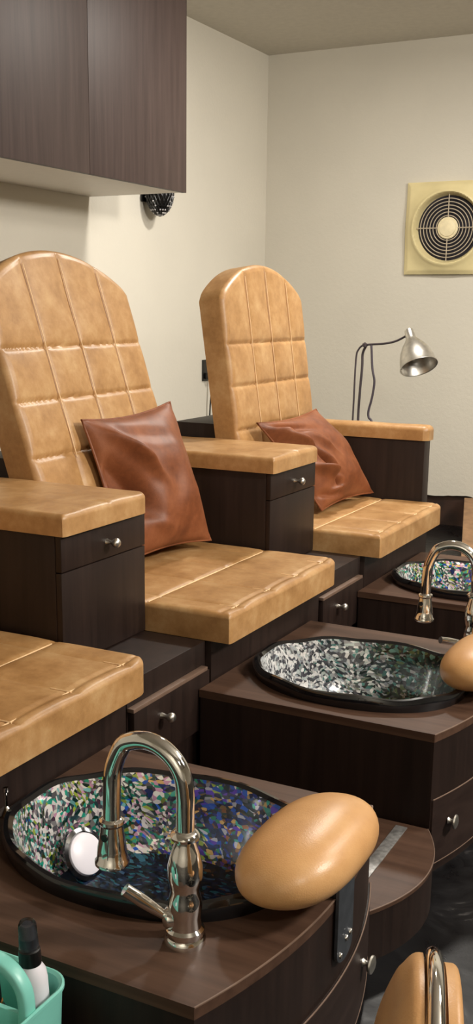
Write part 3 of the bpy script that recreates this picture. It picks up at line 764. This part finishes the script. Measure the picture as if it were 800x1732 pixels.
# ================================================================== STOOL AT THE LOWER RIGHT
st = thing('rolling_stool', 'tan padded stool back with chrome tube frame at the bottom right on the black floor', 'stool', (1.86, -1.62, 0))
e = Vector((-.305, .952, 0)).normalized(); nn = Vector((-e.y, e.x, 0)); top0 = Vector((1.760, -1.588, .549))
Wd, Hh = .34, .25; base = top0 - Vector((0, 0, Hh))
tp = lambda u: Hh - .17 * (1 - math.sqrt(max(0, 1 - (u / (Wd / 2)) ** 2)))
bm = nb(); heightpad(bm, Wd, tp, .014, .010, lambda u, v: .034 * (1 - (1 - min(1, max(0, tp(u) - v) / .12)) ** 2) * (1 - (2 * u / Wd) ** 6), 44, 40, lambda u, v, h: base + e * u + Vector((0, 0, v)) + nn * (h - .006), .08, .08)
link('back_cushion', bm, SMOOTH_TAN, st)
bm = nb(); heightpad(bm, Wd - .02, lambda u: tp(u * .94) - .012, .014, .007, lambda u, v: 0, 40, 36, lambda u, v, h: base + e * u + Vector((0, 0, v)) - nn * (h + .028), .06, .06)
link('rear_cushion', bm, SMOOTH_TAN, st)
bm = nb(); lp = [base + e * u + Vector((0, 0, tp(u) - .001)) - nn * .0165 for u in [(-Wd / 2 + .0005) * cos(pi * i / 40) for i in range(41)]]
b_l, b_r = lp[-1].copy(), lp[0].copy()
tube(bm, [b_r - Vector((0, 0, .14)), b_r - Vector((0, 0, .07))] + lp + [b_l - Vector((0, 0, .07)), b_l - Vector((0, 0, .14))], .0085, 14); link('frame_tube', bm, CHROME, st)
sc_ = Vector((1.93, -1.52, 0))
bm = nb(); lathe(bm, [(0, .22), (.16, .22), (.175, .232), (.178, .255), (.165, .275), (.12, .283), (0, .285)], sc_, (0, 0, 1), 48); link('seat', bm, SMOOTH_TAN, st)
bm = nb(); lathe(bm, [(.03, .06), (.03, .14), (.018, .142), (.018, .22)], sc_, (0, 0, 1), 24)
for i in range(5):
    a = 2 * pi * i / 5 + .3; tube(bm, [sc_ + Vector((0, 0, .085)), sc_ + Vector((.2 * cos(a), .2 * sin(a), .062))], .013, 10)
link('star_base', bm, CHROME, st)
for i in range(5):
    a = 2 * pi * i / 5 + .3; p = sc_ + Vector((.2 * cos(a), .2 * sin(a), .026)); bm = nb()
    lathe(bm, [(.012, -.012), (.025, -.010), (.026, 0), (.025, .010), (.012, .012)], p, (-sin(a), cos(a), 0), 20); tube(bm, [p, p + Vector((0, 0, .036))], .006, 8); link('caster', bm, BLACK, st)
for sgn in (b_l, b_r):
    pass
bm = nb(); mid = base - nn * .0165 - Vector((0, 0, .135))
tube(bm, [b_l - Vector((0, 0, .138)), b_r - Vector((0, 0, .138))], .0085, 10); tube(bm, crom([mid, mid + (sc_ - mid) * .5 + Vector((0, 0, -mid.z * .5 + .095)), Vector((sc_.x, sc_.y, .205))], 8), .0085, 10); link('back_bracket', bm, CHROME, st)

# ================================================================== LIGHT
def area(name, loc, size, power, col, target):
    l = bpy.data.lights.new(name, 'AREA'); l.shape = 'DISK'; l.size = size; l.energy = power; l.color = col
    o = bpy.data.objects.new(name, l); C.objects.link(o); o.location = loc
    o.rotation_euler = (Vector(target) - Vector(loc)).to_track_quat('-Z', 'Y').to_euler(); return o
W_ = (1., .945, .86)
area('ceiling_or_fill_lamp', (.75, 1.66, 2.46), .25, 41, W_, (.7, 1.6, 0))
area('ceiling_or_fill_lamp', (3.5, -.3, 2.2), .4, 80, W_, (.4, .7, .6))
area('ceiling_or_fill_lamp', (2.95, -2.2, 1.98), .16, 14, W_, (.3, 1.0, .9))
area('ceiling_or_fill_lamp', (2.5, 1.1, 2.47), 1.0, 60, W_, (1.5, .9, 0))
area('ceiling_or_fill_lamp', (2.4, -3.9, 2.45), 1.0, 95, W_, (2.2, -5.1, 1.2))  # added fill behind the camera, brightens the near wall for chrome reflections
w = bpy.data.worlds.new('room_air'); bpy.context.scene.world = w; w.use_nodes = True
w.node_tree.nodes['Background'].inputs['Color'].default_value = (.9, .85, .75, 1); w.node_tree.nodes['Background'].inputs['Strength'].default_value = .15

# ================================================================== CAMERA
cam = bpy.data.cameras.new('camera'); co = bpy.data.objects.new('camera', cam); C.objects.link(co)
yaw, pit, rol, f, px, py = -.47928, .23137, .010639, 1826.534, 382.672, 951.353
d = Vector((sin(yaw) * cos(pit), cos(yaw) * cos(pit), -sin(pit))); r = Vector((cos(yaw), -sin(yaw), 0)); u = r.cross(d)
r2 = r * cos(rol) + u * sin(rol); u2 = u * cos(rol) - r * sin(rol)
M = Matrix.Identity(4)
for i in range(3): M[i][0] = r2[i]; M[i][1] = u2[i]; M[i][2] = -d[i]
M[0][3], M[1][3], M[2][3] = 2.00694, -2.45773, 1.15569
co.matrix_world = M
cam.sensor_fit = 'VERTICAL'; cam.sensor_height = 36; cam.sensor_width = 36; cam.lens = f / 1732 * 36
cam.shift_x = (400 - px) / 1732; cam.shift_y = (py - 866) / 1732; cam.clip_start = .05
sc0 = bpy.context.scene; sc0.camera = co
sc0.view_settings.view_transform = 'Standard'; sc0.view_settings.look = 'None'; sc0.view_settings.exposure = .0; sc0.view_settings.gamma = 1
sc0.view_settings.use_curve_mapping = False
